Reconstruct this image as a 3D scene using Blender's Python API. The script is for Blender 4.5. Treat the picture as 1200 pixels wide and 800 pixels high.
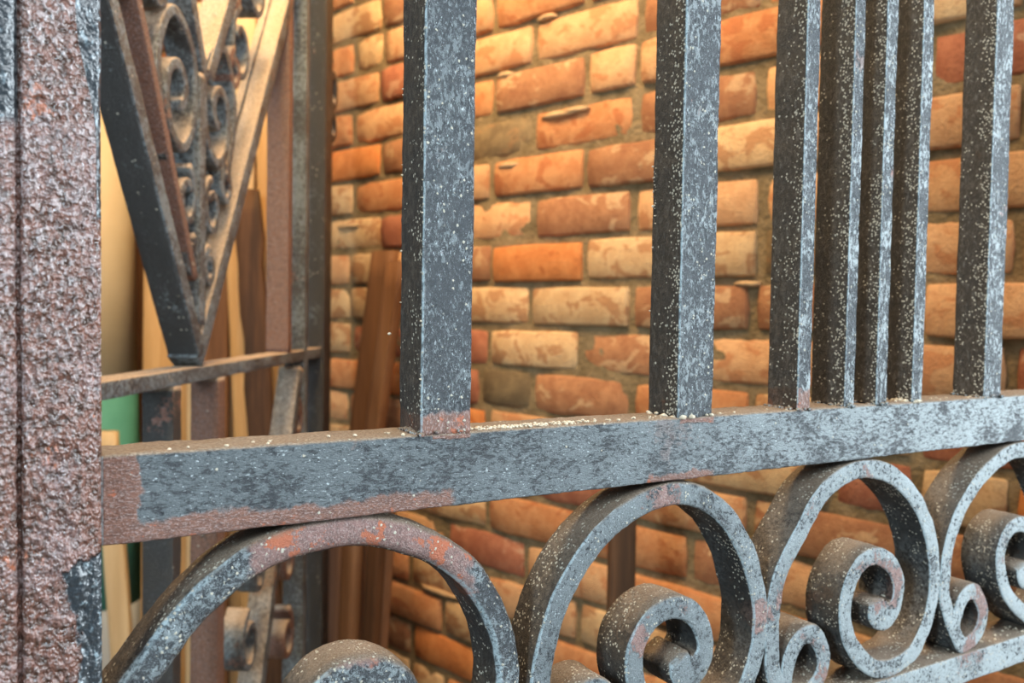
import bpy, bmesh, math, random
from mathutils import Vector, Matrix, noise
random.seed(7)
C = bpy.context.scene.collection
for o in list(bpy.data.objects): bpy.data.objects.remove(o)

# ------------------------------------------------------------------ camera
F_PX, YAW, PITCH, ROLL = 1019.66, 1.03054, -0.036218, 0.015502
CZ = 1.15                                    # eye height above the floor
D = 0.34                                     # distance from the eye to the gate's front plane
Fw = Vector((math.cos(PITCH)*math.cos(YAW), math.cos(PITCH)*math.sin(YAW), math.sin(PITCH)))
R0 = Vector((math.sin(YAW), -math.cos(YAW), 0)); U0 = R0.cross(Fw)
c_, s_ = math.cos(ROLL), math.sin(ROLL)
Rv = c_*R0 + s_*U0; Uv = -s_*R0 + c_*U0
cam_d = bpy.data.cameras.new('camera'); cam = bpy.data.objects.new('camera', cam_d); C.objects.link(cam)
M = Matrix((Rv, Uv, -Fw)).transposed().to_4x4(); M.translation = Vector((0, 0, CZ))
cam.matrix_world = M
cam_d.sensor_width = 36; cam_d.lens = F_PX/1200*36; cam_d.clip_start = 0.02; cam_d.clip_end = 50
cam_d.dof.use_dof = True; cam_d.dof.focus_distance = 0.40; cam_d.dof.aperture_fstop = 12.5
bpy.context.scene.camera = cam

# ------------------------------------------------------------------ world, lamps, exposure
w = bpy.data.worlds.new('world'); bpy.context.scene.world = w; w.use_nodes = True
w.node_tree.nodes['Background'].inputs[0].default_value = (0.62, 0.74, 0.85, 1)
w.node_tree.nodes['Background'].inputs[1].default_value = 0.22
def area(name, loc, target, size, energy, col, sy=None):
    l = bpy.data.lights.new(name, 'AREA'); l.energy = energy; l.color = col
    l.shape = 'RECTANGLE'; l.size = size; l.size_y = sy or size
    o = bpy.data.objects.new(name, l); C.objects.link(o); o.location = loc
    o.rotation_euler = (Vector(target)-Vector(loc)).to_track_quat('-Z', 'Y').to_euler(); return o
area('daylight_doorway', (2.9, -1.2, 1.7), (0.45, 0.34, 1.1), 1.4, 125, (0.80, 0.92, 1.0), 1.9)
area('daylight_window', (-1.5, -0.42, 1.65), (0.1, 0.34, 1.15), 0.26, 24, (0.66, 0.86, 1.0), 0.50)
area('daylight_rooflight', (0.35, -1.0, 2.4), (0.3, 0.6, 1.1), 1.3, 24, (0.86, 0.94, 1.0), 0.8)
area('warm_ceiling_lamp', (0.20, 0.98, 2.42), (0.3, 1.9, 1.2), 0.50, 34, (1.0, 0.70, 0.35))
vs = bpy.context.scene.view_settings
vs.view_transform = 'Standard'; vs.look = 'None'; vs.gamma = 1; vs.exposure = 0.45; vs.use_curve_mapping = False

# ------------------------------------------------------------------ small helpers
def sight(px, py, dist):
    """point at forward distance dist along a measured line of sight"""
    d = Fw + (px-600)/F_PX*Rv + (400-py)/F_PX*Uv
    return Vector((0, 0, CZ)) + d*dist
def empty(name, loc, mat=None, label=None, cat=None, group=None):
    o = bpy.data.objects.new(name, None); C.objects.link(o)
    o.empty_display_size = 0.05
    if mat is not None: o.matrix_world = mat
    else: o.location = loc
    tag(o, label, cat, group); return o
def tag(o, label=None, cat=None, group=None, kind=None):
    if label: o['label'] = label
    if cat: o['category'] = cat
    if group: o['group'] = group
    if kind: o['kind'] = kind
    return o
def link(name, verts, faces, mat, parent=None, smooth=True):
    me = bpy.data.meshes.new(name); me.from_pydata(verts, [], faces); me.update()
    if smooth: me.polygons.foreach_set('use_smooth', [True]*len(me.polygons))
    me.materials.append(mat)
    o = bpy.data.objects.new(name, me); C.objects.link(o)
    if parent: o.parent = parent
    return o
def catmull(pts, step):
    P = [Vector(p) for p in pts]
    P = [2*P[0]-P[1]] + P + [2*P[-1]-P[-2]]
    out = []
    for i in range(1, len(P)-2):
        a, b, c, d = P[i-1:i+3]; n = max(1, int(round((c-b).length/step)))
        for k in range(n):
            t = k/n
            out.append(0.5*((2*b)+(c-a)*t+(2*a-5*b+4*c-d)*t*t+(3*b-a-3*c+d)*t*t*t))
    out.append(P[-2]); return out
def rrect(hu, hw, r, nu, nw, nc=3):
    """rounded rectangle outline: list of (u, w, normal_u, normal_w)"""
    r = min(r, hu*0.98, hw*0.98); out = []
    def side(a, b, n, nrm):
        for k in range(1, n): t = k/n; out.append((a[0]+(b[0]-a[0])*t, a[1]+(b[1]-a[1])*t, *nrm))
    def corner(cx, cy, a0):
        for k in range(nc+1):
            a = a0+math.pi/2*k/nc; out.append((cx+r*math.cos(a), cy+r*math.sin(a), math.cos(a), math.sin(a)))
    corner(hu-r, hw-r, 0); side((hu-r, hw), (-hu+r, hw), nu, (0, 1))
    corner(-hu+r, hw-r, math.pi/2); side((-hu, hw-r), (-hu, -hw+r), nw, (-1, 0))
    corner(-hu+r, -hw+r, math.pi); side((-hu+r, -hw), (hu-r, -hw), nu, (0, -1))
    corner(hu-r, -hw+r, 1.5*math.pi); side((hu, -hw+r), (hu, hw-r), nw, (1, 0))
    return out
def rough(p, amps, seed=0.0):
    s = 0
    for a, f in amps: s += a*noise.noise(Vector((p.x*f+seed, p.y*f+seed*1.7, p.z*f-seed)))
    return s
def sweep(path, thick, y0, depth, bevel, nu=6, nw=8, amps=((0.0003, 260), (0.0004, 60)), seed=0.0, nc=3, off=0.0, dome=0.0):
    """forged bar following a path in the local x-z plane; front face at y0, back at y0+depth"""
    V, Fc = [], []; n = len(path)
    for i, p in enumerate(path):
        a = path[max(0, i-1)]; b = path[min(n-1, i+1)]
        t = (b-a); t.normalize(); nx, nz = -t.y, t.x
        th = thick(i/(n-1)) if callable(thick) else thick
        ring = rrect(th/2, depth/2, bevel, nu, nw, nc)
        for (u, wv, un, wn) in ring:
            y = y0+depth/2+wv
            q = Vector((p.x+nx*u, y, p.y+nz*u))
            if dome and wv < 0: q.y += dome*(u/(th/2))**2
            d = rough(q, amps, seed)+off
            V.append((q.x+nx*un*d, q.y+wn*d, q.z+nz*un*d))
    m = len(ring)
    for i in range(n-1):
        for k in range(m):
            a = i*m+k; b = i*m+(k+1) % m
            Fc.append((a, b, b+m, a+m))
    for base, flip in ((0, 0), ((n-1)*m, 1)):
        c = Vector((0, 0, 0))
        for k in range(m): c += Vector(V[base+k])
        c /= m; V.append(tuple(c)); ci = len(V)-1
        for k in range(m):
            f = (base+k, ci, base+(k+1) % m); Fc.append(f if not flip else f[::-1])
    return V, Fc
def line(a, b, step):
    a, b = Vector(a), Vector(b); n = max(1, int((b-a).length/step))
    return [a.lerp(b, k/n) for k in range(n+1)]
def blob(V, Fc, c, r, seed, sub=1, flat=(1, 1, 1)):
    bm = bmesh.new(); bmesh.ops.create_icosphere(bm, subdivisions=sub, radius=1)
    base = len(V)
    for v in bm.verts:
        k = r*(1+0.45*noise.noise(v.co*1.7+Vector((seed, seed, 0))))
        V.append((c[0]+v.co.x*k*flat[0], c[1]+v.co.y*k*flat[1], c[2]+v.co.z*k*flat[2]))
    for f in bm.faces: Fc.append(tuple(base+v.index for v in f.verts))
    bm.free()

# ------------------------------------------------------------------ material helpers
class NT:
    def __init__(s, name):
        s.m = bpy.data.materials.new(name); s.m.use_nodes = True
        s.t = s.m.node_tree; s.b = s.t.nodes['Principled BSDF']
        s.tc = s.t.nodes.new('ShaderNodeTexCoord'); s.geo = s.t.nodes.new('ShaderNodeNewGeometry')
        s.obj = s.tc.outputs['Object']
    def put(s, inp, v):
        if isinstance(v, bpy.types.NodeSocket): s.t.links.new(v, inp)
        elif isinstance(v, tuple) and len(v) == 3 and inp.type == 'RGBA': inp.default_value = (*v, 1)
        else: inp.default_value = v
    def n(s, kind, outs=0, **kw):
        nd = s.t.nodes.new(kind)
        for k, v in kw.items():
            if k.startswith('i_'):
                key = k[2:]; key = int(key) if key.isdigit() else key.replace('_', ' ')
                s.put(nd.inputs[key], v)
            else: setattr(nd, k, v)
        return nd.outputs[outs]
    def noise(s, scale, detail=4, rough=0.55, vec=None, dist=0.0):
        return s.n('ShaderNodeTexNoise', 'Fac', i_Vector=vec or s.obj, i_Scale=scale, i_Detail=detail, i_Roughness=rough, i_Distortion=dist)
    def math(s, op, a, b=0.0, c=0.0, clamp=False):
        return s.n('ShaderNodeMath', 0, operation=op, use_clamp=clamp, i_0=a, i_1=b, i_2=c)
    def step(s, v, lo, hi, a=0.0, b=1.0):
        return s.n('ShaderNodeMapRange', 0, interpolation_type='SMOOTHSTEP', i_Value=v, i_1=lo, i_2=hi, i_3=a, i_4=b)
    def mix(s, f, a, b):
        nd = s.t.nodes.new('ShaderNodeMix'); nd.data_type = 'RGBA'
        s.put(nd.inputs[0], f); s.put(nd.inputs[6], a); s.put(nd.inputs[7], b); return nd.outputs[2]
    def fmix(s, f, a, b):
        nd = s.t.nodes.new('ShaderNodeMix'); s.put(nd.inputs[0], f); s.put(nd.inputs[2], a); s.put(nd.inputs[3], b); return nd.outputs[0]
    def xyz(s, v=None):
        nd = s.t.nodes.new('ShaderNodeSeparateXYZ'); s.put(nd.inputs[0], v or s.obj); return nd.outputs
    def stretch(s, sc, v=None):
        return s.n('ShaderNodeMapping', 0, i_Vector=v or s.obj, i_Scale=Vector(sc))
    def bump(s, h, strength, dist):
        return s.n('ShaderNodeBump', 0, i_Strength=strength, i_Distance=dist, i_Height=h)
    def done(s, col, rough=0.5, normal=None, metal=0.0, spec=0.5):
        s.put(s.b.inputs['Base Color'], col); s.put(s.b.inputs['Roughness'], rough)
        s.put(s.b.inputs['Metallic'], metal); s.put(s.b.inputs['Specular IOR Level'], spec)
        if normal is not None: s.put(s.b.inputs['Normal'], normal)
        return s.m

def iron(name, rust=0.5, chalk=0.5, fleck=0.5, dust=1.0, orange=0.0, fine=1.0, dark=(0.020, 0.026, 0.032),
         rustcol=(0.135, 0.052, 0.030), edge_flecks=False, masks=None, gloss=0.42, streak=(1, 1, 1), grime_shade=1.0, dustcol=(1, 1, 1), spark=1.0, span=(-9.0, -8.0), dustspan=(0.12, 0.62)):
    """old black paint: chalky grey patches with sheen and glints painted in, rust patches, cream flecks, brown dust on upward faces"""
    t = NT(name); sv = t.stretch(streak)
    nz = t.xyz(t.geo.outputs['Normal'])
    big = t.noise(38*fine, 5, 0.6); mid = t.noise(430*fine, 6, 0.72, sv, 0.6); small = t.noise(1300*fine, 4, 0.7, sv)
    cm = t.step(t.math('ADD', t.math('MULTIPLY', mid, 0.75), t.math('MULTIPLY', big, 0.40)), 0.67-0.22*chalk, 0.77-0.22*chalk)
    sheen_ramp = t.step(t.xyz()[0], *span, 0.50, 1.0)  # sheen painted in: the chalk strengthens towards the right of the gate
    pale_sheen = t.step(t.math('ADD', t.xyz()[0], t.math('MULTIPLY', t.math('SUBTRACT', big, .5), .25)), *(span[0]+.16, span[1]+.10) if span[0] > -5 else (8, 9))  # window sheen put into the colour as a paler tone at the right
    cm = t.math('MULTIPLY', cm, sheen_ramp)
    col = t.mix(t.math('MULTIPLY', cm, 0.9), dark, t.mix(pale_sheen, (0.22, 0.26, 0.27), (0.46, 0.52, 0.53)))
    col = t.mix(t.math('MULTIPLY', t.step(small, 0.53, 0.66, 0, 0.75*spark), sheen_ramp), col, t.mix(0.6, col, (0.42, 0.46, 0.47)))  # sparkle painted in as pale grey specks
    col = t.mix(t.math('MULTIPLY', t.step(t.noise(1000*fine, 2, .5, sv), 0.64, 0.70, 0, 0.8*spark), t.step(big, .35, .6)), col, (0.66, 0.73, 0.75))  # brighter glints painted in as bluish white specks
    rn = t.math('ADD', t.noise(24*fine, 6, 0.62, t.stretch((1, 1, .8), t.n('ShaderNodeVectorMath', 0, operation='ADD', i_0=t.obj, i_1=Vector((3.1, 1.7, 0.4))))), t.math('MULTIPLY', t.math('SUBTRACT', mid, 0.5), 0.35))
    rm = t.step(rn, 0.74-0.34*rust, 0.77-0.34*rust)
    if masks: rm = masks(t, rm, mid, big)
    rc = t.mix(t.step(mid, .35, .65), rustcol, tuple(1.9*c for c in rustcol))
    rc = t.mix(t.step(small, .50, .62, 0, .75), rc, (0.42, 0.31, 0.28))
    if orange: rc = t.mix(t.step(t.noise(75*fine, 5, .7), .66-.2*orange, .70-.2*orange), rc, (0.46, 0.115, 0.04))
    col = t.mix(rm, col, rc)
    # brown dirt plus painted shade on faces turned from the front, darkest underneath
    side = t.math('MULTIPLY', t.step(nz[1], -0.75, -0.35), grime_shade)
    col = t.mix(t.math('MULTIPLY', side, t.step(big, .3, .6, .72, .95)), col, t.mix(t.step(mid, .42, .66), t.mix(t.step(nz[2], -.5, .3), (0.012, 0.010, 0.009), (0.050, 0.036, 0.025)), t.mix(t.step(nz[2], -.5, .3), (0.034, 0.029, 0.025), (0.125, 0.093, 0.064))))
    # dust lying on upward faces
    up = t.math('ADD', nz[2], t.math('MULTIPLY', t.math('SUBTRACT', mid, 0.5), 0.7))
    dm = t.math('MULTIPLY', t.step(up, *dustspan), dust)
    dk = lambda c: tuple(x*y for x, y in zip(c, dustcol))
    col = t.mix(dm, col, t.mix(t.step(small, .4, .65), dk((0.21, 0.145, 0.095)), dk((0.36, 0.29, 0.22))))
    bevel_glint = t.math('MULTIPLY', t.math('MULTIPLY', t.step(nz[0], -.30, -.50), t.step(nz[1], -.45, -.60)), t.step(mid, .38, .55, .15*grime_shade, .75*spark*grime_shade))  # glint painted pale blue on bevels facing left and front
    col = t.mix(bevel_glint, col, (.50, .62, .66))
    # cream paint flecks
    vo = t.t.nodes.new('ShaderNodeTexVoronoi'); t.put(vo.inputs['Vector'], t.n('ShaderNodeVectorMath', 0, operation='ADD', i_0=t.obj, i_1=t.n('ShaderNodeVectorMath', 0, operation='SCALE', i_0=t.n('ShaderNodeTexNoise', 'Color', i_Vector=t.obj, i_Scale=900.0), i_Scale=0.0012)))
    vo.inputs['Scale'].default_value = 620*fine
    rnd = t.xyz(vo.outputs['Color'])[0]
    clus = t.noise(60*fine, 4, .6)
    dens = t.math('MULTIPLY', t.step(clus, .42, .70), 0.55*fleck)
    if edge_flecks:
        yy = t.xyz()[1]
        edge = t.math('POWER', t.step(yy, 0.0005, 0.016, 1, 0), 1.6)
        lf = t.step(nz[0], -0.5, -0.85, 0, 1)
        dens = t.math('ADD', dens, t.math('MULTIPLY', t.math('MULTIPLY', edge, lf), t.step(clus, .32, .60, 0.16, 0.95)))
    else:
        dens = t.math('MULTIPLY', dens, t.step(nz[1], -0.9, -0.4, .5, 1.4))
    pick = t.math('LESS_THAN', rnd, dens)
    spot = t.math('MULTIPLY', pick, t.step(vo.outputs['Distance'], 0.30, 0.46, 1, 0))
    col = t.mix(spot, col, (0.62, 0.57, 0.46))
    h = t.math('ADD', t.math('MULTIPLY', mid, 0.7), t.math('MULTIPLY', small, 0.65))
    h = t.math('ADD', h, t.math('MULTIPLY', spot, 0.5))
    h = t.math('ADD', h, t.math('MULTIPLY', rm, 0.22))
    rgh = t.fmix(rm, t.fmix(cm, gloss-0.14, gloss+0.06), 0.5)
    rgh = t.fmix(t.math('MULTIPLY', side, .6), rgh, 0.75)
    rgh = t.fmix(t.math('MAXIMUM', dm, spot), rgh, 0.85)
    return t.done(col, rgh, t.bump(h, 1.0, 0.0016/fine), 0.0, t.fmix(side, 0.9, 0.35))

def box_mask(t, x0, x1, z0, z1, soft, wob):
    X = t.xyz(); x = t.math('ADD', X[0], wob); z = t.math('ADD', X[2], wob)
    a = t.step(x, x0-soft, x0+soft); b = t.step(x, x1-soft, x1+soft, 1, 0)
    c = t.step(z, z0-soft, z0+soft); d = t.step(z, z1-soft, z1+soft, 1, 0)
    return t.math('MULTIPLY', t.math('MULTIPLY', a, b), t.math('MULTIPLY', c, d))
def rail_masks(t, rm, mid, big):
    wob = t.math('MULTIPLY', t.math('SUBTRACT', t.noise(90, 5, .6), .5), 0.016)
    a = box_mask(t, -1, 0.047, CZ-.2, CZ, .0007, wob)
    b = box_mask(t, 0.02, 0.175, CZ-.2, CZ-0.0795, .0012, t.math('MULTIPLY', wob, .9))
    c = box_mask(t, 0.285, 0.33, CZ-.2, CZ-0.083, .001, wob)
    w2 = t.math('MULTIPLY', wob, .25)
    c = t.math('MAXIMUM', c, t.math('MAXIMUM', box_mask(t, .306, .330, CZ-.0578, CZ, .0004, w2), box_mask(t, .164, .183, CZ-.0570, CZ, .0004, w2)))
    return t.math('MAXIMUM', t.math('MAXIMUM', a, b), t.math('MAXIMUM', c, t.math('MULTIPLY', rm, .3)))
def bar_masks(t, rm, mid, big):
    wob = t.math('MULTIPLY', t.math('SUBTRACT', t.noise(120, 5, .6), .5), 0.012)
    a = box_mask(t, 0.14, 0.20, CZ-.07, CZ-0.0455, .0012, wob)
    b = box_mask(t, 0.39, 0.41, CZ-.07, CZ-0.043, .001, wob)
    return t.math('MAXIMUM', t.math('MAXIMUM', a, b), t.math('MULTIPLY', rm, .6))
def arc_masks(t, rm, mid, big):
    wob = t.math('MULTIPLY', t.math('SUBTRACT', t.noise(110, 6, .6), .5), 0.02)
    a = box_mask(t, 0.087, 0.185, CZ-.15, CZ-0.080, .002, wob)
    return t.math('MAXIMUM', a, rm)

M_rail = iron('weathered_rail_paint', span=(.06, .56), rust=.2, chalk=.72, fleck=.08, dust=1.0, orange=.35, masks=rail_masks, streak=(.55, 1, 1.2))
M_bar = iron('weathered_bar_paint', span=(.05, .45), rust=.25, chalk=.42, fleck=.35, dust=1.0, orange=.5, masks=bar_masks, edge_flecks=True, streak=(1, 1, .55), gloss=.36)
M_scroll = iron('weathered_scroll_paint', span=(.1, .5), dustspan=(.35, .95), rust=.42, chalk=.85, fleck=1.0, dust=.85, gloss=.40, rustcol=(.17, .085, .07))
M_arc = iron('rusty_scroll_paint', dustspan=(.45, 1.0), rust=.45, chalk=.50, fleck=.95, dust=.9, orange=.62, masks=arc_masks, gloss=.33, rustcol=(.15, .075, .062))
M_far = iron(spark=.5, name='dusty_far_gate_paint', grime_shade=0.0, dustcol=(2.1, 2.0, 1.85), rust=.30, chalk=.6, fleck=.1, dust=1.0, fine=.45, dark=(.03, .028, .026), rustcol=(.13, .055, .03), gloss=.5)
M_far_dark = iron(spark=.15, name='sooty_far_gate_paint', grime_shade=0.0, dustcol=(2.1, 2.0, 1.85), rust=.25, chalk=.1, fleck=.15, dust=1.0, fine=.5, dark=(.014, .013, .012), gloss=.5)
M_far_rust = iron(spark=.2, name='rust_brown_far_gate_paint', grime_shade=0.0, dustcol=(2.1, 2.0, 1.85), rust=1.4, chalk=.2, fleck=.05, dust=1.0, fine=.45, rustcol=(.12, .045, .02), gloss=.5)

def stile_mat():
    t = NT('flaking_rust'); sv = t.stretch((1, 1, .75))
    blobs = t.noise(640, 1.0, .5, t.stretch((1, 1, .8))); mid = t.noise(300, 4, .6, sv); big = t.noise(45, 5, .6); small = t.noise(1500, 3, .6, sv)
    up = t.step(t.xyz()[2], CZ-.10, CZ+.06)
    col = t.mix(t.step(mid, .36, .64), (.060, .026, .015), (.20, .085, .060))
    col = t.mix(t.math('MULTIPLY', t.step(blobs, .53, .62), t.fmix(up, .12, .62)), col, (.50, .42, .41))  # pale flakes and glints painted on the bumps, stronger higher up
    col = t.mix(t.math('MULTIPLY', t.step(big, .5, .62), t.step(small, .4, .6, 0, .45)), col, (.34, .25, .25))
    col = t.mix(t.step(t.noise(62, 5, .7, t.stretch((1, 1, .6))), .61, .66, 0, .85), col, (.42, .13, .06))
    wob = t.math('MULTIPLY', t.math('SUBTRACT', t.noise(80, 5, .6, t.stretch((1, 1, .45))), .5), 0.02)
    # remains of black paint: top right strip, bottom right strip, top left strip
    X = t.xyz(); dz = t.math('SUBTRACT', X[2], CZ)
    slope = t.math('ADD', X[0], t.math('MULTIPLY', dz, -.12))
    b1 = t.math('MULTIPLY', t.step(t.math('ADD', X[0], t.math('MULTIPLY', t.step(dz, .055, .10), .0065)), .0316, .0319), t.step(t.math('ADD', dz, wob), .028, .031))
    b2 = box_mask(t, .0245, .06, CZ-.3, CZ-.088, .0006, wob)
    b3 = t.math('MULTIPLY', t.step(X[0], .0078, .0084, 1, 0), t.step(t.math('ADD', dz, wob), .055, .062))
    pm = t.math('MAXIMUM', b1, t.math('MAXIMUM', b2, b3))
    pc = t.mix(t.step(mid, .55, .68), (.022, .028, .034), (.22, .28, .31))
    col = t.mix(pm, col, pc)
    h = t.math('ADD', t.math('ADD', t.math('MULTIPLY', blobs, 1.1), t.math('MULTIPLY', mid, .7)), t.math('MULTIPLY', small, .15)); h = t.math('MULTIPLY', h, t.fmix(pm, 1.0, .35))
    return t.done(col, t.fmix(pm, .20, .30), t.bump(h, 1.0, .0019), 0, 1.0)
M_stile = stile_mat()

def plain(name, c1, c2, scale=8, stretch=(1, 1, 1), rough=.7, bump=.3, dist=.002, spec=.3):
    t = NT(name); n = t.noise(scale, 6, .6, t.stretch(stretch)); f = t.noise(scale*5, 4, .6, t.stretch(stretch))
    col = t.mix(t.step(t.math('ADD', t.math('MULTIPLY', n, .7), t.math('MULTIPLY', f, .3)), .35, .65), c1, c2)
    return t.done(col, rough, t.bump(t.math('ADD', n, f), bump, dist), 0, spec)
def wood(name, c1, c2): return plain(name, c1, c2, 26, (1, 1, .07), .65, .3, .001)
W_cream = wood('cream_pine', (.62, .42, .22), (.76, .56, .32))
W_tan = wood('tan_pine', (.55, .29, .10), (.68, .40, .17))
W_brown = wood('brown_stained_wood', (.13, .052, .018), (.22, .095, .036))
W_dark = wood('dark_old_wood', (.055, .026, .012), (.15, .065, .026))
W_mid = wood('mid_brown_wood', (.22, .10, .045), (.34, .17, .082))
W_pink = wood('faded_red_brown_wood', (.24, .12, .075), (.36, .20, .13))
P_cream = plain('cream_card', (.68, .50, .28), (.74, .56, .33), 4, bump=.05)
P_teal = plain('teal_card', (.10, .34, .25), (.13, .40, .30), 5, bump=.05)
P_white = plain('white_card', (.62, .60, .55), (.70, .68, .62), 5, bump=.05)

def brick_mat(name, c1, c2, patch, amount):
    t = NT(name)
    pos = t.n('ShaderNodeVectorMath', 0, operation='ADD', i_0=t.geo.outputs['Position'], i_1=Vector((1.3, .2, 4.1)))
    n = t.noise(34, 5, .6, pos); f = t.noise(240, 5, .65, pos); p = t.noise(22, 3, .6, t.stretch((1, 1, 1.3), pos), .6)
    rnd = t.n('ShaderNodeObjectInfo', 'Random')
    col = t.mix(t.step(n, .35, .65), c1, c2)
    col = t.mix(t.math('MULTIPLY', t.step(p, .68-.3*amount, .74-.3*amount), .85), col, patch)
    col = t.mix(t.step(f, .50, .68, 0, .35), col, tuple(.45*v for v in c1))
    hsv = t.t.nodes.new('ShaderNodeHueSaturation'); t.put(hsv.inputs['Value'], t.math('ADD', .86, t.math('MULTIPLY', rnd, .28))); t.put(hsv.inputs['Color'], col)
    hsv.inputs['Saturation'].default_value = 1.0
    return t.done(hsv.outputs[0], .88, t.bump(t.math('ADD', n, f), .7, .004), 0, .25)
BR = {
 'vivid':  brick_mat('vivid_orange_brick', (.58, .185, .050), (.68, .25, .075), (.50, .14, .035), .2),
 'orange': brick_mat('orange_brick', (.50, .19, .070), (.60, .27, .11), (.44, .14, .05), .4),
 'peach':  brick_mat('peach_brick', (.58, .29, .13), (.66, .36, .17), (.50, .20, .08), .5),
 'tan':    brick_mat('pale_tan_brick', (.58, .34, .16), (.66, .42, .21), (.42, .19, .08), .55),
 'brown':  brick_mat('brown_brick', (.32, .13, .058), (.42, .19, .085), (.54, .32, .16), .4),
 'olive':  brick_mat('sooty_brick', (.17, .11, .055), (.25, .165, .08), (.30, .16, .07), .3),
 'red':    brick_mat('dull_red_brick', (.34, .11, .055), (.44, .16, .08), (.52, .28, .16), .3),
}
M_mortar = plain('old_lime_mortar', (.17, .115, .055), (.29, .20, .105), 30, rough=.95, bump=.9, dist=.006, spec=.15)
M_ledge = plain('cream_mortar_smear', (.46, .27, .13), (.58, .37, .19), 50, rough=.95, bump=.6, dist=.003)
M_floor = plain('dusty_concrete', (.15, .13, .11), (.27, .24, .20), 6, rough=.9, bump=.5, dist=.004)
M_crumb = plain('cream_paint_crumbs', (.50, .40, .28), (.74, .66, .52), 400, rough=.9, bump=.3, dist=.0005)

# ------------------------------------------------------------------ brick wall and floor (setting)
WD = Vector((-0.2605515, 0.96545995, 0))                 # along the wall, away from the eye
WP = sight(690, 360, 1.407)                               # a point on the brick faces
WN = Vector((WD.y, -WD.x, 0))                             # out of the wall ...
if (Vector((0, 0, CZ))-WP).dot(WN) < 0: WN = -WN          # ... towards the room
WM = Matrix((WD, -WN, Vector((0, 0, 1)))).transposed().to_4x4(); WM.translation = Vector((WP.x, WP.y, CZ))
# local wall axes: x along, y into the wall, z up from eye level
COURSE = 0.0745; Z0 = 0.044
V_MIN, V_MAX = -0.80, 2.9; ZLO, ZHI = -CZ, 1.35
def mortar():
    nx, nz = 300, 180; V, Fc = [], []
    for j in range(nz+1):
        for i in range(nx+1):
            x = V_MIN+(V_MAX-V_MIN)*i/nx; z = ZLO+(ZHI-ZLO)*j/nz
            V.append((x, 0.0075+0.0033*noise.noise(Vector((x*22, 0, z*22)))+0.002*noise.noise(Vector((x*80, 3, z*80))), z))
    for j in range(nz):
        for i in range(nx):
            a = j*(nx+1)+i; Fc.append((a, a+1, a+nx+2, a+nx+1))
    # the wall's solid back
    b = len(V); V += [(V_MIN, .22, ZLO), (V_MAX, .22, ZLO), (V_MAX, .22, ZHI), (V_MIN, .22, ZHI)]
    c = [0, nx, nz*(nx+1)+nx, nz*(nx+1)]
    Fc += [(b+3, b+2, b+1, b)]
    for k in range(4): Fc.append((c[k], b+k, b+(k+1) % 4, c[(k+1) % 4]))
    return V, Fc
Vm, Fm = mortar()
wall = link('wall_back', Vm, Fm, M_mortar); wall.matrix_world = WM; wall['kind'] = 'structure'
wall['label'] = 'old brick wall of mottled orange and tan bricks in lime mortar'
def brick_mesh(seed, length, height=0.0630):
    US = [0, .022, .26, .5, .74, .978, 1]; VS = [0, .07, .5, .93, 1]
    nx, nz = len(US)-1, len(VS)-1; dep = .07; V, Fc = [], []
    def pt(i, j):
        u = US[i]; v = VS[j]; x = (u-.5)*length; z = (v-.5)*height; y = 0
        ei = i in (0, nx); ej = j in (0, nz)
        if ei: y += .0038
        if ej: y += .0034
        x += .0022*noise.noise(Vector((u*2, v*5, seed))); z += .0024*noise.noise(Vector((u*4.3+9, v*1.5, seed)))
        y += .0032*noise.noise(Vector((u*3, v*2, seed+20)))
        if (i < 2 or i > nx-2) and (j < 2 or j > nz-2):
            k = noise.noise(Vector((i*5.1, j*3.7, seed+3))); 
            if ei: x *= .988-.012*k
            if ej: z *= .955-.04*k
            y += .002+.003*max(0, k)
        return (x, y, z)
    for j in range(nz+1):
        for i in range(nx+1): V.append(pt(i, j))
    for j in range(nz):
        for i in range(nx):
            a = j*(nx+1)+i; Fc.append((a, a+1, a+nx+2, a+nx+1))
    rim = [i for i in range(nx)]+[j*(nx+1)+nx for j in range(nz)]+[nz*(nx+1)+i for i in range(nx, 0, -1)]+[j*(nx+1) for j in range(nz, 0, -1)]
    b2 = len(V); m = len(rim)
    for r in rim: x, y, z = V[r]; V.append((x, dep, z))
    for k in range(m): Fc.append((rim[k], b2+k, b2+(k+1) % m, rim[(k+1) % m]))
    return V, Fc
MESH = {}
def brick_data(kind, length, var):
    key = (kind, round(length/0.004), var)
    if key not in MESH:
        V, Fc = brick_mesh(var*7.7+hash(kind) % 5 if False else var*7.7, round(length/0.004)*0.004)
        me = bpy.data.meshes.new('brick'); me.from_pydata(V, [], Fc); me.update()
        me.polygons.foreach_set('use_smooth', [True]*len(me.polygons)); me.materials.append(BR[kind]); MESH[key] = me
    return MESH[key]
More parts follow.
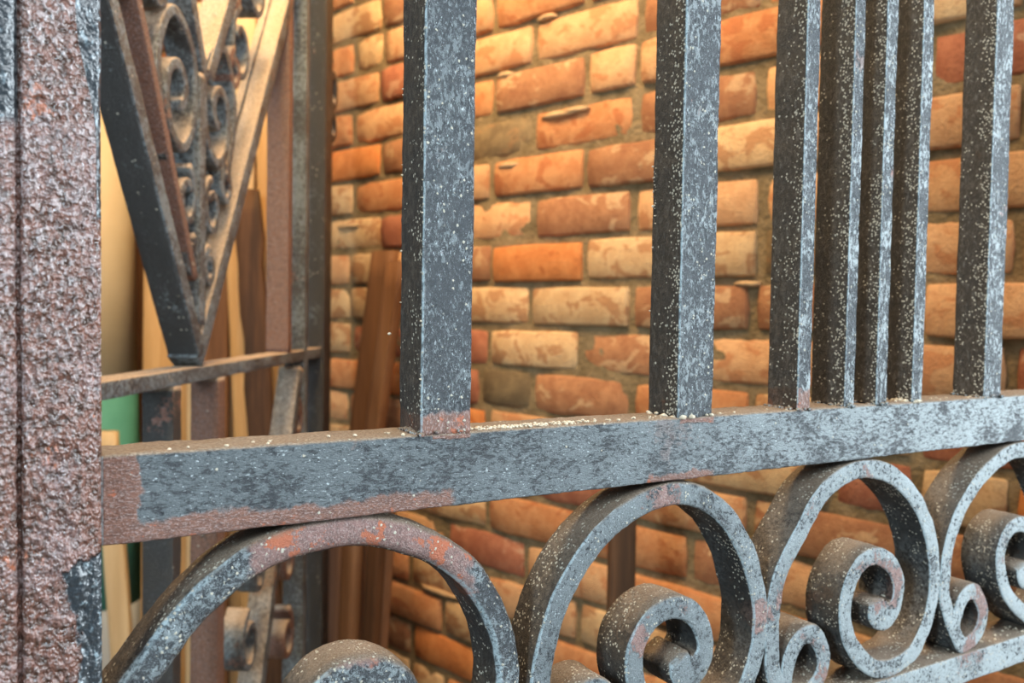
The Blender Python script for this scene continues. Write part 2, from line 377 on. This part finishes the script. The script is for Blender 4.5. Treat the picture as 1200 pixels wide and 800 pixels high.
# courses that are in plain view have measured joints; the rest follow the half-brick bond
joints = {2: [-.085, .02, .232], 1: [-.03, .19], 9: [], }
special = {  # (course from Z0 upwards, place along the wall): colour
 (0, .12): 'vivid', (0, -.07): 'tan', (0, .28): 'brown', (-1, .20): 'tan', (-1, .04): 'tan', (-1, -.13): 'brown',
 (-2, .12): 'tan', (-2, -.08): 'brown', (-2, .28): 'red', (-3, .04): 'brown', (-3, .21): 'olive', (-3, -.13): 'orange', (-4, .28): 'vivid', (-4, .12): 'peach',
 (1, .25): 'peach', (1, .03): 'brown', (1, -.15): 'orange', (2, .12): 'orange', (2, -.08): 'brown', (2, .28): 'peach',
 (3, .03): 'orange', (3, .22): 'olive', (3, -.13): 'brown', (4, .12): 'brown', (4, -.03): 'peach', (4, -.14): 'peach',
 (5, .03): 'peach', (5, .22): 'peach', (6, .12): 'orange', (6, -.05): 'orange',
 (2, -.27): 'tan', (1, -.28): 'peach', (0, -.29): 'tan', (3, -.25): 'brown', (4, -.27): 'orange', (-1, -.3): 'brown', (-2, -.3): 'peach',
 (3, .62): 'vivid', (2, .66): 'tan', (1, .60): 'tan', (0, .62): 'tan', (-1, .62): 'tan', (-2, .6): 'red', (4, .62): 'peach', (5, .62): 'peach', (6, .62): 'tan', (7, .6): 'tan', (8, .6): 'peach'}
rest_V, rest_F, rest_m = [], [], []
kinds = ['orange', 'peach', 'tan', 'brown', 'red', 'vivid', 'olive']; wts = [5, 5, 5, 4, 2, 1, .35]
brick_list = []
for k in range(-16, 18):
    zb = Z0+k*COURSE; zc = zb+COURSE/2+.001
    off = .0195 if k % 2 == 0 else .131
    xs = []
    i0 = int((V_MIN-off)/.212)-1
    for i in range(i0, i0+22):
        xs.append(off+.212*i+random.uniform(-.006, .006))
        if random.random() < .13 and not (-.25 < off+.212*i < .3): xs.append(xs[-1]+.106)
    if k == 4: xs = [x for x in xs if not -.11 < x < -.05]+[-.087]
    if k == -3: xs.append(.255)
    if k == 1 and False: pass
    xs.sort()
    for a, b in zip(xs[:-1], xs[1:]):
        if b < V_MIN+.02 or a > V_MAX-.02: continue
        a = max(a, V_MIN+.005); b = min(b, V_MAX-.005)
        if b-a < .05: continue
        ln = b-a-.0105-random.uniform(0, .005); xc = (a+b)/2
        kind = random.choices(kinds, wts)[0]
        for (ck, cv), cc in special.items():
            if ck == k and a < cv < b: kind = cc
        brick_list.append((k, xc, zc, ln, kind, random.randrange(6), random.uniform(-.004, .005)))
def seen(xc, zc):
    p = WM @ Vector((xc, 0, zc)); d = p-Vector((0, 0, CZ)); z = d.dot(Fw)
    if z <= .1: return False
    x = 600+F_PX*d.dot(Rv)/z; y = 400-F_PX*d.dot(Uv)/z
    return 110 < x < 1320 and -60 < y < 860
n_seen = 0
for (k, xc, zc, ln, kind, var, dy) in brick_list:
    tilt = random.uniform(-.012, .012)
    if zc-.04 < ZLO: continue
    if seen(xc, zc) and n_seen < 298 and xc < 1.9:
        o = bpy.data.objects.new('brick', brick_data(kind, ln, var)); C.objects.link(o); o.parent = wall
        o.location = (xc, dy, zc+random.uniform(-.002, .002)); o.rotation_euler = (random.uniform(-.01, .01), tilt, random.uniform(-.012, .012)); n_seen += 1
    else:
        V, Fc = brick_mesh(var*7.7, ln); b = len(rest_V)
        rest_V += [(x+xc, y+dy, z+zc) for x, y, z in V]; rest_F += [tuple(b+i for i in f) for f in Fc]; rest_m += [kinds.index(kind)]*len(Fc)
o = link('brickwork', rest_V, rest_F, BR[kinds[0]], wall); o['kind'] = 'stuff'
for kd in kinds[1:]: o.data.materials.append(BR[kd])
o.data.polygons.foreach_set('material_index', rest_m)
# smears of mortar squeezed out between courses
for (x0, x1, y0, y1) in [(628, 652, 16, 24), (580, 602, 82, 93), (632, 676, 130, 138), (582, 608, 189, 198), (655, 690, 126, 131), (395, 420, 262, 268), (490, 540, 690, 697), (860, 890, 330, 335)]:
    a = sight(x0, (y0+y1)/2, 1); e = Vector((0, 0, CZ)); W4 = WM.translation
    def hit(px, py):
        d = sight(px, py, 1)-e; tt = (W4-e).dot(WN)/d.dot(WN); return WM.inverted() @ (e+d*tt)
    p, q = hit(x0, y0), hit(x1, y1); V, Fc = [], []
    blob(V, Fc, ((p.x+q.x)/2, .004, (p.z+q.z)/2), 1, x0*.1, 2, (abs(p.x-q.x)/2, .009, .005))
    link('mortar_smear', V, Fc, M_ledge, wall)
fl = link('floor', [(-5, -4, 0), (5, -4, 0), (5, 6, 0), (-5, 6, 0), (-5, -4, -.1), (5, -4, -.1), (5, 6, -.1), (-5, 6, -.1)],
          [(0, 1, 2, 3), (7, 6, 5, 4), (0, 4, 5, 1), (1, 5, 6, 2), (2, 6, 7, 3), (3, 7, 4, 0)], M_floor, smooth=False); fl['kind'] = 'structure'

# ------------------------------------------------------------------ the near gate
gate = empty('iron_gate', (0, D, 0), None, 'large weathered black iron gate in front, with square bars above a row of rusty scrolls', 'gate')
def g(pts): return [Vector((x*D, CZ+z*D)) for x, z in pts]      # gate plane, measured in eye distances
def gpart(name, vf, mat): return link(name, vf[0], vf[1], mat, gate)
# stile
zs = [0.0]
z = 0.0
while z < 2.0:
    st = .0009 if CZ-.17 < z < CZ+.13 else .01
    z += st; zs.append(z)
def stile():
    # outline seen from above: x, y pairs of the rolled section (front is y about -0.006)
    sec = []
    def seg(a, b, n):
        for k in range(n): t = k/n; sec.append((a[0]+(b[0]-a[0])*t, a[1]+(b[1]-a[1])*t))
    L, Rr = -.028, .0333
    seg((L, .030), (L, -.004), 6); seg((L, -.004), (L+.002, -.006), 2); seg((L+.002, -.006), (.0068, -.006), 12)
    seg((.0068, -.006), (.0082, -.0035), 3); seg((.0082, -.0035), (.0096, -.0065), 3); seg((.0096, -.0065), (.026, -.0072), 26)
    seg((.026, -.0072), (.0285, -.0060), 4); seg((.0285, -.0060), (Rr-.0012, -.0055), 6); seg((Rr-.0012, -.0055), (Rr, -.0042), 3); seg((Rr, -.0042), (Rr, .030), 10); seg((Rr, .030), (L, .030), 10)
    V, Fc = [], []; m = len(sec)
    for z in zs:
        for (x, y) in sec:
            q = Vector((x, y, z)); a = .0011 if .009 < x < .028 and y < 0 else .0004
            n1 = noise.noise(Vector((x*480, y*480, z*360))); n2 = noise.noise(Vector((x*170, 5, z*120)))
            d = a*(n1+.8*n2)+.0004*noise.noise(Vector((x*40, 1, z*30)))
            if y < 0: V.append((x+.3*d, y-d, z))
            elif abs(x-Rr) < .0001: V.append((x+.6*d, y, z))
            else: V.append((x, y, z))
    for i in range(len(zs)-1):
        for k in range(m): a = i*m+k; b = i*m+(k+1) % m; Fc.append((a, b, b+m, a+m))
    Fc.append(tuple(range(m-1, -1, -1))); Fc.append(tuple(range((len(zs)-1)*m, len(zs)*m)))
    return V, Fc
tag(gpart('stile', stile(), M_stile), 'broad upright of the gate, its face pitted with purple-brown rust')
AM = ((0.00028, 300), (0.0005, 70))
XE = 2.62                                                      # far end of the gate
def xline(x0, x1, zc, step): return [Vector((x, zc)) for x in [x0+(x1-x0)*k/int((x1-x0)/step) for k in range(int((x1-x0)/step)+1)]]
zt, zb = CZ-.1597*D, CZ-.2560*D
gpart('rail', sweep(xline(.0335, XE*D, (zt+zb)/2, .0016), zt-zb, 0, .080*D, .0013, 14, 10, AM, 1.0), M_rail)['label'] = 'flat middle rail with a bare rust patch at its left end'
zt2, zb2 = CZ-.672*D, CZ-.732*D
gpart('rail', sweep(xline(.0335, XE*D, (zt2+zb2)/2, .002), zt2-zb2, 0, .085*D, .0013, 8, 10, AM, 2.0), M_scroll)
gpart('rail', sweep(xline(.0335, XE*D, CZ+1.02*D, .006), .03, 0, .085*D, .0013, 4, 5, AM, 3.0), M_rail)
far = sweep([Vector((XE*D+.02, z)) for z in [0.01*k for k in range(0, 201)]], .04, -.004, .036, .002, 5, 5, AM, 4.0)
gpart('stile', far, M_stile)
bars = [(.467, .541, .070, .0016), (.896, .969, .071, .0016), (1.160, 1.193, .067, .0012), (1.280, 1.307, .074, .0011), (1.366, 1.397, .070, .0012), (1.470, 1.502, .070, .0012), (1.702, 1.762, .068, .0014), (2.12, 2.18, .068, .0014), (2.36, 2.40, .07, .0012)]
for i, (a, b, dp, bv) in enumerate(bars):
    pts = [Vector(((a+b)/2*D, z)) for z in [zt-.001+(.28+.05)*k/170 for k in range(171)]]
    pts = [p for p in pts if p.y < CZ+1.0*D+.0]
    pts += [Vector((pts[0].x, CZ+1.0*D))] if pts[-1].y < CZ+1.0*D-.001 else []
    # bars 1 and 2 carry on to the top rail
    pts = line(pts[0], (pts[0].x, CZ+1.0*D), .0022)
    gpart('bar', sweep(pts, (b-a)*D, .0003, dp*D, bv, 8, 10, ((.00022, 300), (.0005, 45)), 10+i*3.1), M_bar)
    # rough weld and packed dirt where the bar meets the rail
    V, Fc = [], []
    for k in range(16):
        x = a*D+(b-a)*D*random.random() if k < 5 else a*D-random.uniform(0, .002)
        y = random.uniform(-.0002, .001) if k < 5 else random.uniform(.002, dp*D)
        blob(V, Fc, (x, y, zt+random.uniform(-.0003, .0008)), random.uniform(.0007, .0018), k*1.3+i, 1, (1.3, 1.3, .8))
    gpart('weld', (V, Fc), M_crumb if i in (1, 5) else M_bar)
def shift(pts, dx, dz=0): return [(x+dx, z+dz) for x, z in pts]
# every scroll is forged a little differently: a tight curl at the foot, up over the arch, down and into the big eye
curl = [(.173, -.628), (.175, -.600), (.187, -.572), (.210, -.553), (.238, -.556), (.260, -.582), (.266, -.612), (.252, -.640), (.225, -.654), (.190, -.650), (.160, -.630), (.140, -.602)]
el3 = shift(curl, .985) + [(1.121, -.560), (1.120, -.510), (1.124, -.475), (1.140, -.430), (1.186, -.368), (1.223, -.322), (1.272, -.290), (1.336, -.276), (1.403, -.285), (1.468, -.319), (1.515, -.366), (1.546, -.417),
       (1.562, -.470), (1.566, -.520), (1.559, -.562), (1.537, -.606), (1.503, -.642), (1.447, -.656), (1.402, -.652), (1.362, -.630), (1.327, -.595), (1.309, -.557), (1.305, -.517), (1.315, -.482), (1.335, -.455), (1.365, -.440), (1.401, -.443), (1.435, -.465), (1.455, -.499), (1.450, -.537), (1.425, -.556), (1.397, -.545), (1.392, -.525)]
el2 = shift(curl, .527) + [(.661, -.575), (.658, -.530), (.664, -.490), (.677, -.444), (.696, -.401), (.734, -.350), (.782, -.312), (.842, -.286), (.901, -.278), (.959, -.292), (1.010, -.326), (1.050, -.377), (1.074, -.426), (1.090, -.480), (1.092, -.532), (1.081, -.575), (1.055, -.622), (1.010, -.650),
       (.950, -.655), (.895, -.640), (.855, -.605), (.832, -.560), (.827, -.522), (.836, -.492), (.857, -.468), (.885, -.456), (.918, -.458), (.947, -.475), (.966, -.505), (.970, -.533), (.955, -.560), (.928, -.560), (.914, -.540)]
el4 = [(x+.482+.0*(x-1.1), z) for x, z in el3[:10]] + [(1.603, -.560), (1.600, -.510), (1.605, -.465), (1.619, -.424), (1.650, -.378), (1.696, -.334), (1.750, -.302), (1.811, -.280), (1.880, -.280), (1.950, -.310), (2.00, -.366), (2.03, -.417),
       (2.045, -.470), (2.048, -.520), (2.040, -.562), (2.018, -.606), (1.984, -.640), (1.940, -.656), (1.888, -.630), (1.838, -.594), (1.804, -.555), (1.789, -.510), (1.793, -.475), (1.812, -.448), (1.845, -.434), (1.882, -.440), (1.915, -.465), (1.932, -.499), (1.928, -.537), (1.903, -.553), (1.880, -.542), (1.872, -.525)]
el5 = shift(el4[0:], .48)
el5 = [(x, z) for x, z in el5 if True]
el1 = shift(curl, -.065) + [(.072, -.560), (.082, -.500), (.108, -.450), (.144, -.404), (.172, -.367), (.205, -.333), (.242, -.305), (.284, -.286), (.342, -.275), (.396, -.277), (.447, -.291), (.500, -.316), (.542, -.348), (.568, -.382), (.586, -.415), (.600, -.452),
       (.608, -.500), (.602, -.550), (.585, -.600), (.540, -.642), (.470, -.656), (.400, -.640), (.350, -.600), (.325, -.550), (.322, -.505), (.340, -.474), (.372, -.456), (.412, -.458), (.448, -.480), (.466, -.515), (.462, -.545), (.440, -.562), (.412, -.555), (.402, -.535)]
def taper(base, end=.060):
    def th(t):
        if t > .955: return (base+(end-base)*min(1, (t-.955)/.03)*(1 if t < .985 else (1-t)/.015*.6+.4))*D
        if t < .02: return base*D*(.75+t/.02*.25)
        return base*D
    return th
for i, (el, th, mt, bv, dome, lab) in enumerate([
        (el1, .041, M_arc, .0036, .0018, 'nearest scroll, its arch blotched with orange rust'),
        (el2, .037, M_scroll, .0020, .0006, 'second scroll from the stile'),
        (el3, .035, M_scroll, .0015, .0003, 'third scroll from the stile, chalky grey'),
        (el4, .034, M_scroll, .0014, .0003, 'fourth scroll, cut by the right edge of the view')]):
    o = gpart('scroll', sweep(catmull(g(el), .0019), taper(th), .0012, .078*D, bv, 6, 10, ((.0003, 300), (.0006, 75)), 40+i*5, 4, dome=dome), mt); o['label'] = lab
# crumbs of old paint lying on the rails and caught on bar edges
V, Fc = [], []
def crumb(x, y, z, r, s): blob(V, Fc, (x, y, z), r, s, 1, (1, 1, .7))
for k in range(260):
    x = random.choice([random.gauss(.655, .06), random.gauss(.60, .05), random.uniform(.12, 1.7)])*D if k % 3 else random.gauss(.64, .09)*D
    if x < .05: continue
    crumb(x, random.uniform(.001, .010)+.0*k, zt+random.uniform(0, .0006), random.uniform(.0003, .0011), k*.37)
for k in range(140):
    crumb(random.uniform(1.05, 1.9)*D, random.uniform(.004, .022), zt2+.0004, random.uniform(.0003, .0010), k*.71)
for k in range(26):
    crumb(.8965*D-.0003, .022+random.uniform(-.001, .0022), CZ+random.gauss(.12, .055)*D+.02, random.uniform(.0003, .0008), k*.91)
for k in range(12):
    crumb(.467*D-.0001, random.choice([.0225, .001]), CZ+random.uniform(-.12, .3)*D, random.uniform(.0003, .0007), k*.61)
crumb(.452*D, .0235, CZ-.034*D, .0010, 3.3)
o = gpart('paint_crumbs', (V, Fc), M_crumb); o['kind'] = 'stuff'

# ------------------------------------------------------------------ the second gate, standing edge-on at the left
G2x = Vector((0.55525234, 0.83168193, 0)); G2y = Vector((-0.83168193, 0.55525234, 0))
MG = Matrix((G2x, G2y, Vector((0, 0, 1)))).transposed().to_4x4()
MG.translation = Vector((0.08689276, 0.89573963, 0)); ZR = CZ-0.07384      # top of its middle rail
gate2 = empty('iron_gate', None, MG, 'second iron gate behind at left, seen edge-on, with dusty V panel and small scrolls', 'gate')
def part2(name, vf, mat, parent=gate2): return link(name, vf[0], vf[1], mat, parent)
A2 = ((.0004, 90), (.0006, 30))
def p2(pts): return [Vector((s, ZR+z)) for s, z in pts]
def bar2(name, a, b, th, mat, y0=0.0, dp=.036, bv=.0012, step=.008, seed=0):
    return part2(name, sweep(line(p2([a])[0], p2([b])[0], step), th, y0, dp, bv, 3, 4, A2, seed, 2), mat)
bar2('stile', (-.10, -ZR), (-.10, .92), .035, M_far_dark, -.004, .044)
bar2('stile', (.805, -ZR), (.805, .92), .050, M_far_dark, -.004, .050)['label'] = 'far upright, nearly black'
bar2('rail', (-.083, -.009), (.782, -.009), .018, M_far, seed=3)
bar2('rail', (-.083, .905), (.782, .905), .022, M_far)
bar2('rail', (-.083, -.66), (.782, -.66), .03, M_far)
bar2('bar', (.588, .000), (.588, .895), .020, M_far_rust, seed=5)
bar2('bar', (.682, -.645), (.682, .895), .020, M_far, seed=6)
bar2('bar', (.170, -.645), (.170, -.018), .022, M_far_dark, seed=7)
bar2('bar', (.301, -.645), (.301, -.018), .024, M_far_rust, seed=8)
bar2('panel_arm', (-.078, .53), (.236, .014), .021, M_far_dark, seed=9)
bar2('arm_face', (-.078, .53), (.234, .018), .019, M_far, -.002, .003, .0008, seed=9.5)
bar2('panel_arm', (.232, .006), (.765, .835), .024, M_far, seed=10)['label'] = 'sloping arm with pale dust on its upper face'
bar2('panel_lip', (.236, .040), (.755, .838), .012, M_far, .026, .011, seed=10.5)
bar2('panel_lining', (.055, .43), (.222, .105), .012, M_far_rust, seed=11)
bar2('panel_arm', (.655, -.03), (.405, -.645), .024, M_far, seed=12)['label'] = 'lower sloping arm with pale dust on its upper face'
bar2('panel_arm', (.17, .52), (.252, .345), .017, M_far, seed=13)
bar2('panel_arm', (.385, .55), (.262, .350), .020, M_far, seed=14)
bar2('stem', (.24, .05), (.24, .35), .018, M_far, seed=15)
big = [(-.085, .235), (-.105, .29), (-.112, .33), (-.100, .375), (-.075, .401), (-.045, .392), (-.020, .365), (-.012, .320), (-.022, .278), (-.050, .254), (-.078, .268), (-.090, .300), (-.082, .335), (-.060, .345), (-.042, .328), (-.046, .305), (-.060, .300)]
def scroll2(pts, cx, mirror=1, sc=1.0, cz=0.0, th=.013, mat=M_far, seed=0):
    P_ = [(cx+mirror*x*sc, cz+z*sc) for x, z in pts]
    return part2('scroll', sweep(catmull(p2(P_), .006), th, .002, .032, .002, 3, 4, A2, seed, 2), mat)
ring = [(.010, .002), (.004, .012), (-.010, .010), (-.018, -.006), (-.014, -.026), (0, -.036), (.016, -.028), (.022, -.006), (.018, .018), (.004, .034)]
scroll2(big, .24, 1, seed=20); scroll2(big, .24, -1, seed=21)
for (cx, cz, mr, sc, mt) in [(.205, .205, 1, .9, M_far), (.278, .200, -1, .9, M_far), (.375, .430, -1, 1.3, M_far), (.055, .440, 1, 1.5, M_far), (.352, .390, -1, .7, M_far_rust),
                             (.325, .235, -1, .7, M_far), (.440, .535, -1, 1.3, M_far), (.270, .125, -1, .6, M_far), (.215, .135, 1, .6, M_far), (.13, .43, 1, .9, M_far), (.355, .50, -1, .8, M_far_rust),
                             (.650, -.110, 1, .8, M_far_rust), (.640, -.200, 1, .8, M_far), (.42, -.40, -1, 1.2, M_far), (.40, -.52, -1, 1.2, M_far), (.46, -.31, -1, .9, M_far), (.60, -.33, 1, 1.1, M_far_rust), (.60, -.46, 1, 1.1, M_far_rust)]:
    scroll2(ring, cx, mr, sc, cz, .011, mt, seed=cx*50)
o = scroll2(ring, .862, -1, 1.3, .50, .014, M_far_dark, seed=70)
o = scroll2(ring, .862, -1, 1.0, .43, .014, M_far_dark, seed=71)

# ------------------------------------------------------------------ timber and a card roll standing by the wall
def board(name, px0, px1, dist, ytop, mat, label, cat='board', lean=0.0, thick=.02, lean_away=0.06, group=None, chip=0.0):
    """upright board whose top sits at height ytop on the line of sight; lean is sideways slope, lean_away tips it towards the wall"""
    a = sight(px0, ytop, dist); b = sight(px1, ytop, dist); ztop = (a.z+b.z)/2
    wd = (Vector((b.x, b.y, 0))-Vector((a.x, a.y, 0))); width = wd.length; wx = wd.normalized(); wy = Vector((-wx.y, wx.x, 0))
    if wy.dot(Fw) < 0: wy = -wy
    Vv, Ff = [], []; n = 26; L = ztop
    rr = rrect(width/2, thick/2, .0015, 4, 2, 1); m = len(rr)
    bot = (Vector((a.x, a.y, 0))+Vector((b.x, b.y, 0)))/2 - wx*lean*L - wy*lean_away*L
    for i in range(n+1):
        zz = L*i/n; c = wx*lean*zz+wy*lean_away*zz
        for (u, w_, un, wn) in rr:
            q = c+wx*(u*(1+chip*noise.noise(Vector((zz*30, u*9, px0)))))+wy*(w_+.0012*noise.noise(Vector((u*20, zz*6, px0))))
            e = (ztop*.004*noise.noise(Vector((u*60, 2, px0)))) if i == n else 0
            Vv.append((q.x, q.y, zz+e))
    for i in range(n):
        for k in range(m): p = i*m+k; r = i*m+(k+1) % m; Ff.append((p, r, r+m, p+m))
    Ff.append(tuple(range(m-1, -1, -1))); Ff.append(tuple(range(n*m, n*m+m)))
    o = link(name, Vv, Ff, mat); o.location = bot
    tag(o, label, cat, group); return o
board('timber_board', 148, 178, 2.47, 60, W_brown, 'narrow brown board standing right beside the cream card roll', lean=-.0, lean_away=.01)
board('timber_board', 172, 232, 2.20, 95, W_tan, 'wide tan board behind the V panel of the second gate', lean=.0, lean_away=.02)
board('timber_board', 223, 300, 2.06, 4, W_cream, 'tall pale cream board seen through the small upper V', lean=-.0, lean_away=.01, thick=.014)
board('timber_board', 234, 268, 1.98, 205, W_brown, 'brown board right of the point of the V panel', lean=-.01, lean_away=.02, thick=.014)
board('timber_board', 262, 286, 1.945, 215, W_tan, 'slim tan board leaning left of the ragged dark board', lean=-.055, lean_away=.02, thick=.014)
board('timber_board', 276, 306, 1.875, 222, W_dark, 'ragged-edged dark brown board behind the sloping dusty arm', lean=-.06, lean_away=.02, chip=.35, thick=.014)
board('timber_board', 300, 330, 1.950, 120, W_tan, 'orange-tan board between the dusty arm and the rusty bar', lean=-.03, lean_away=.01, thick=.014)
def plank(px0, px1, off, ytop, mat, label, lean=0.0, thick=.022):
    """plank lying flat against the brick wall, off metres clear of it"""
    e = Vector((0, 0, CZ)); O = WM.translation+WN*off
    def hit(px, py):
        d = sight(px, py, 1)-e; return e+d*((O-e).dot(WN)/d.dot(WN))
    a, b = hit(px0, ytop), hit(px1, ytop); wx = -WD; width = (b-a).dot(wx); L = (a.z+b.z)/2
    rr = rrect(width/2, thick/2, .0015, 4, 2, 1); m = len(rr); Vv, Ff = [], []; n = 24
    bot = (a+b)/2; bot.z = 0; bot = bot-wx*lean*L
    for i in range(n+1):
        zz = L*i/n
        for (u, w_, un, wn) in rr:
            q = wx*(lean*zz+u)+(-WN)*(w_+.001*noise.noise(Vector((u*20, zz*6, px0))))
            Vv.append((q.x, q.y, zz))
    for i in range(n):
        for k in range(m): p = i*m+k; r = i*m+(k+1) % m; Ff.append((p, r, r+m, p+m))
    Ff.append(tuple(range(m-1, -1, -1))); Ff.append(tuple(range(n*m, n*m+m)))
    o = link('plank', Vv, Ff, mat); o.location = bot
    return tag(o, label, 'plank', 'planks leaning on the wall beside the dark upright of the second gate')
plank(440, 464, .024, 294, W_brown, 'tallest brown plank of those leaning left of the first square bar', .19)
plank(458, 474, .058, 306, W_brown, 'brown plank just right of the tallest leaning plank', .20)
plank(392, 410, .10, 560, W_pink, 'short reddish plank beside the far upright, leftmost under the middle rail', .05)
plank(409, 424, .135, 572, W_mid, 'short brown plank second from left under the middle rail', .06)
plank(424, 440, .10, 566, W_pink, 'short reddish plank third from left under the middle rail', .07)
plank(440, 452, .135, 566, W_dark, 'dark short plank under the middle rail, fourth from left', .08)
plank(451, 463, .10, 560, W_mid, 'rightmost short plank under the middle rail before the bricks', .09)
board('wooden_post', 716, 746, 1.12, 520, W_dark, 'short dark brown post standing under the middle rail before the wall', 'post', lean=.0, lean_away=.0, thick=.03)
# card roll: cream above, teal band, white foot
rc = sight(112, 300, 2.30); roll = empty('card_roll', (rc.x, rc.y, 0), None, 'large cream card roll with teal band and white foot at far left', 'roll')
def tube(z0, z1, r, mat, name):
    V, Fc = [], []; n = 48
    for z in (z0, z1):
        for k in range(n): a = 2*math.pi*k/n; V.append((r*math.cos(a)+.016*(CZ-z), r*math.sin(a), z))
    for k in range(n): Fc.append((k, (k+1) % n, n+(k+1) % n, n+k))
    Fc.append(tuple(range(n-1, -1, -1))); Fc.append(tuple(range(n, 2*n)))
    return link(name, V, Fc, mat, roll)
zA = sight(140, 452, 2.25).z; zB = sight(130, 716, 2.25).z
tube(zA, CZ+.75, .100, P_cream, 'card_body'); tube(zB, zA, .1003, P_teal, 'teal_band'); tube(0, zB, .1, P_white, 'white_foot')
# pale slat standing in front of the roll
board('timber_board', 112, 137, 1.95, 505, W_cream, 'short pale board leaning in front of the teal band', 'board', lean=-.085, lean_away=.03)
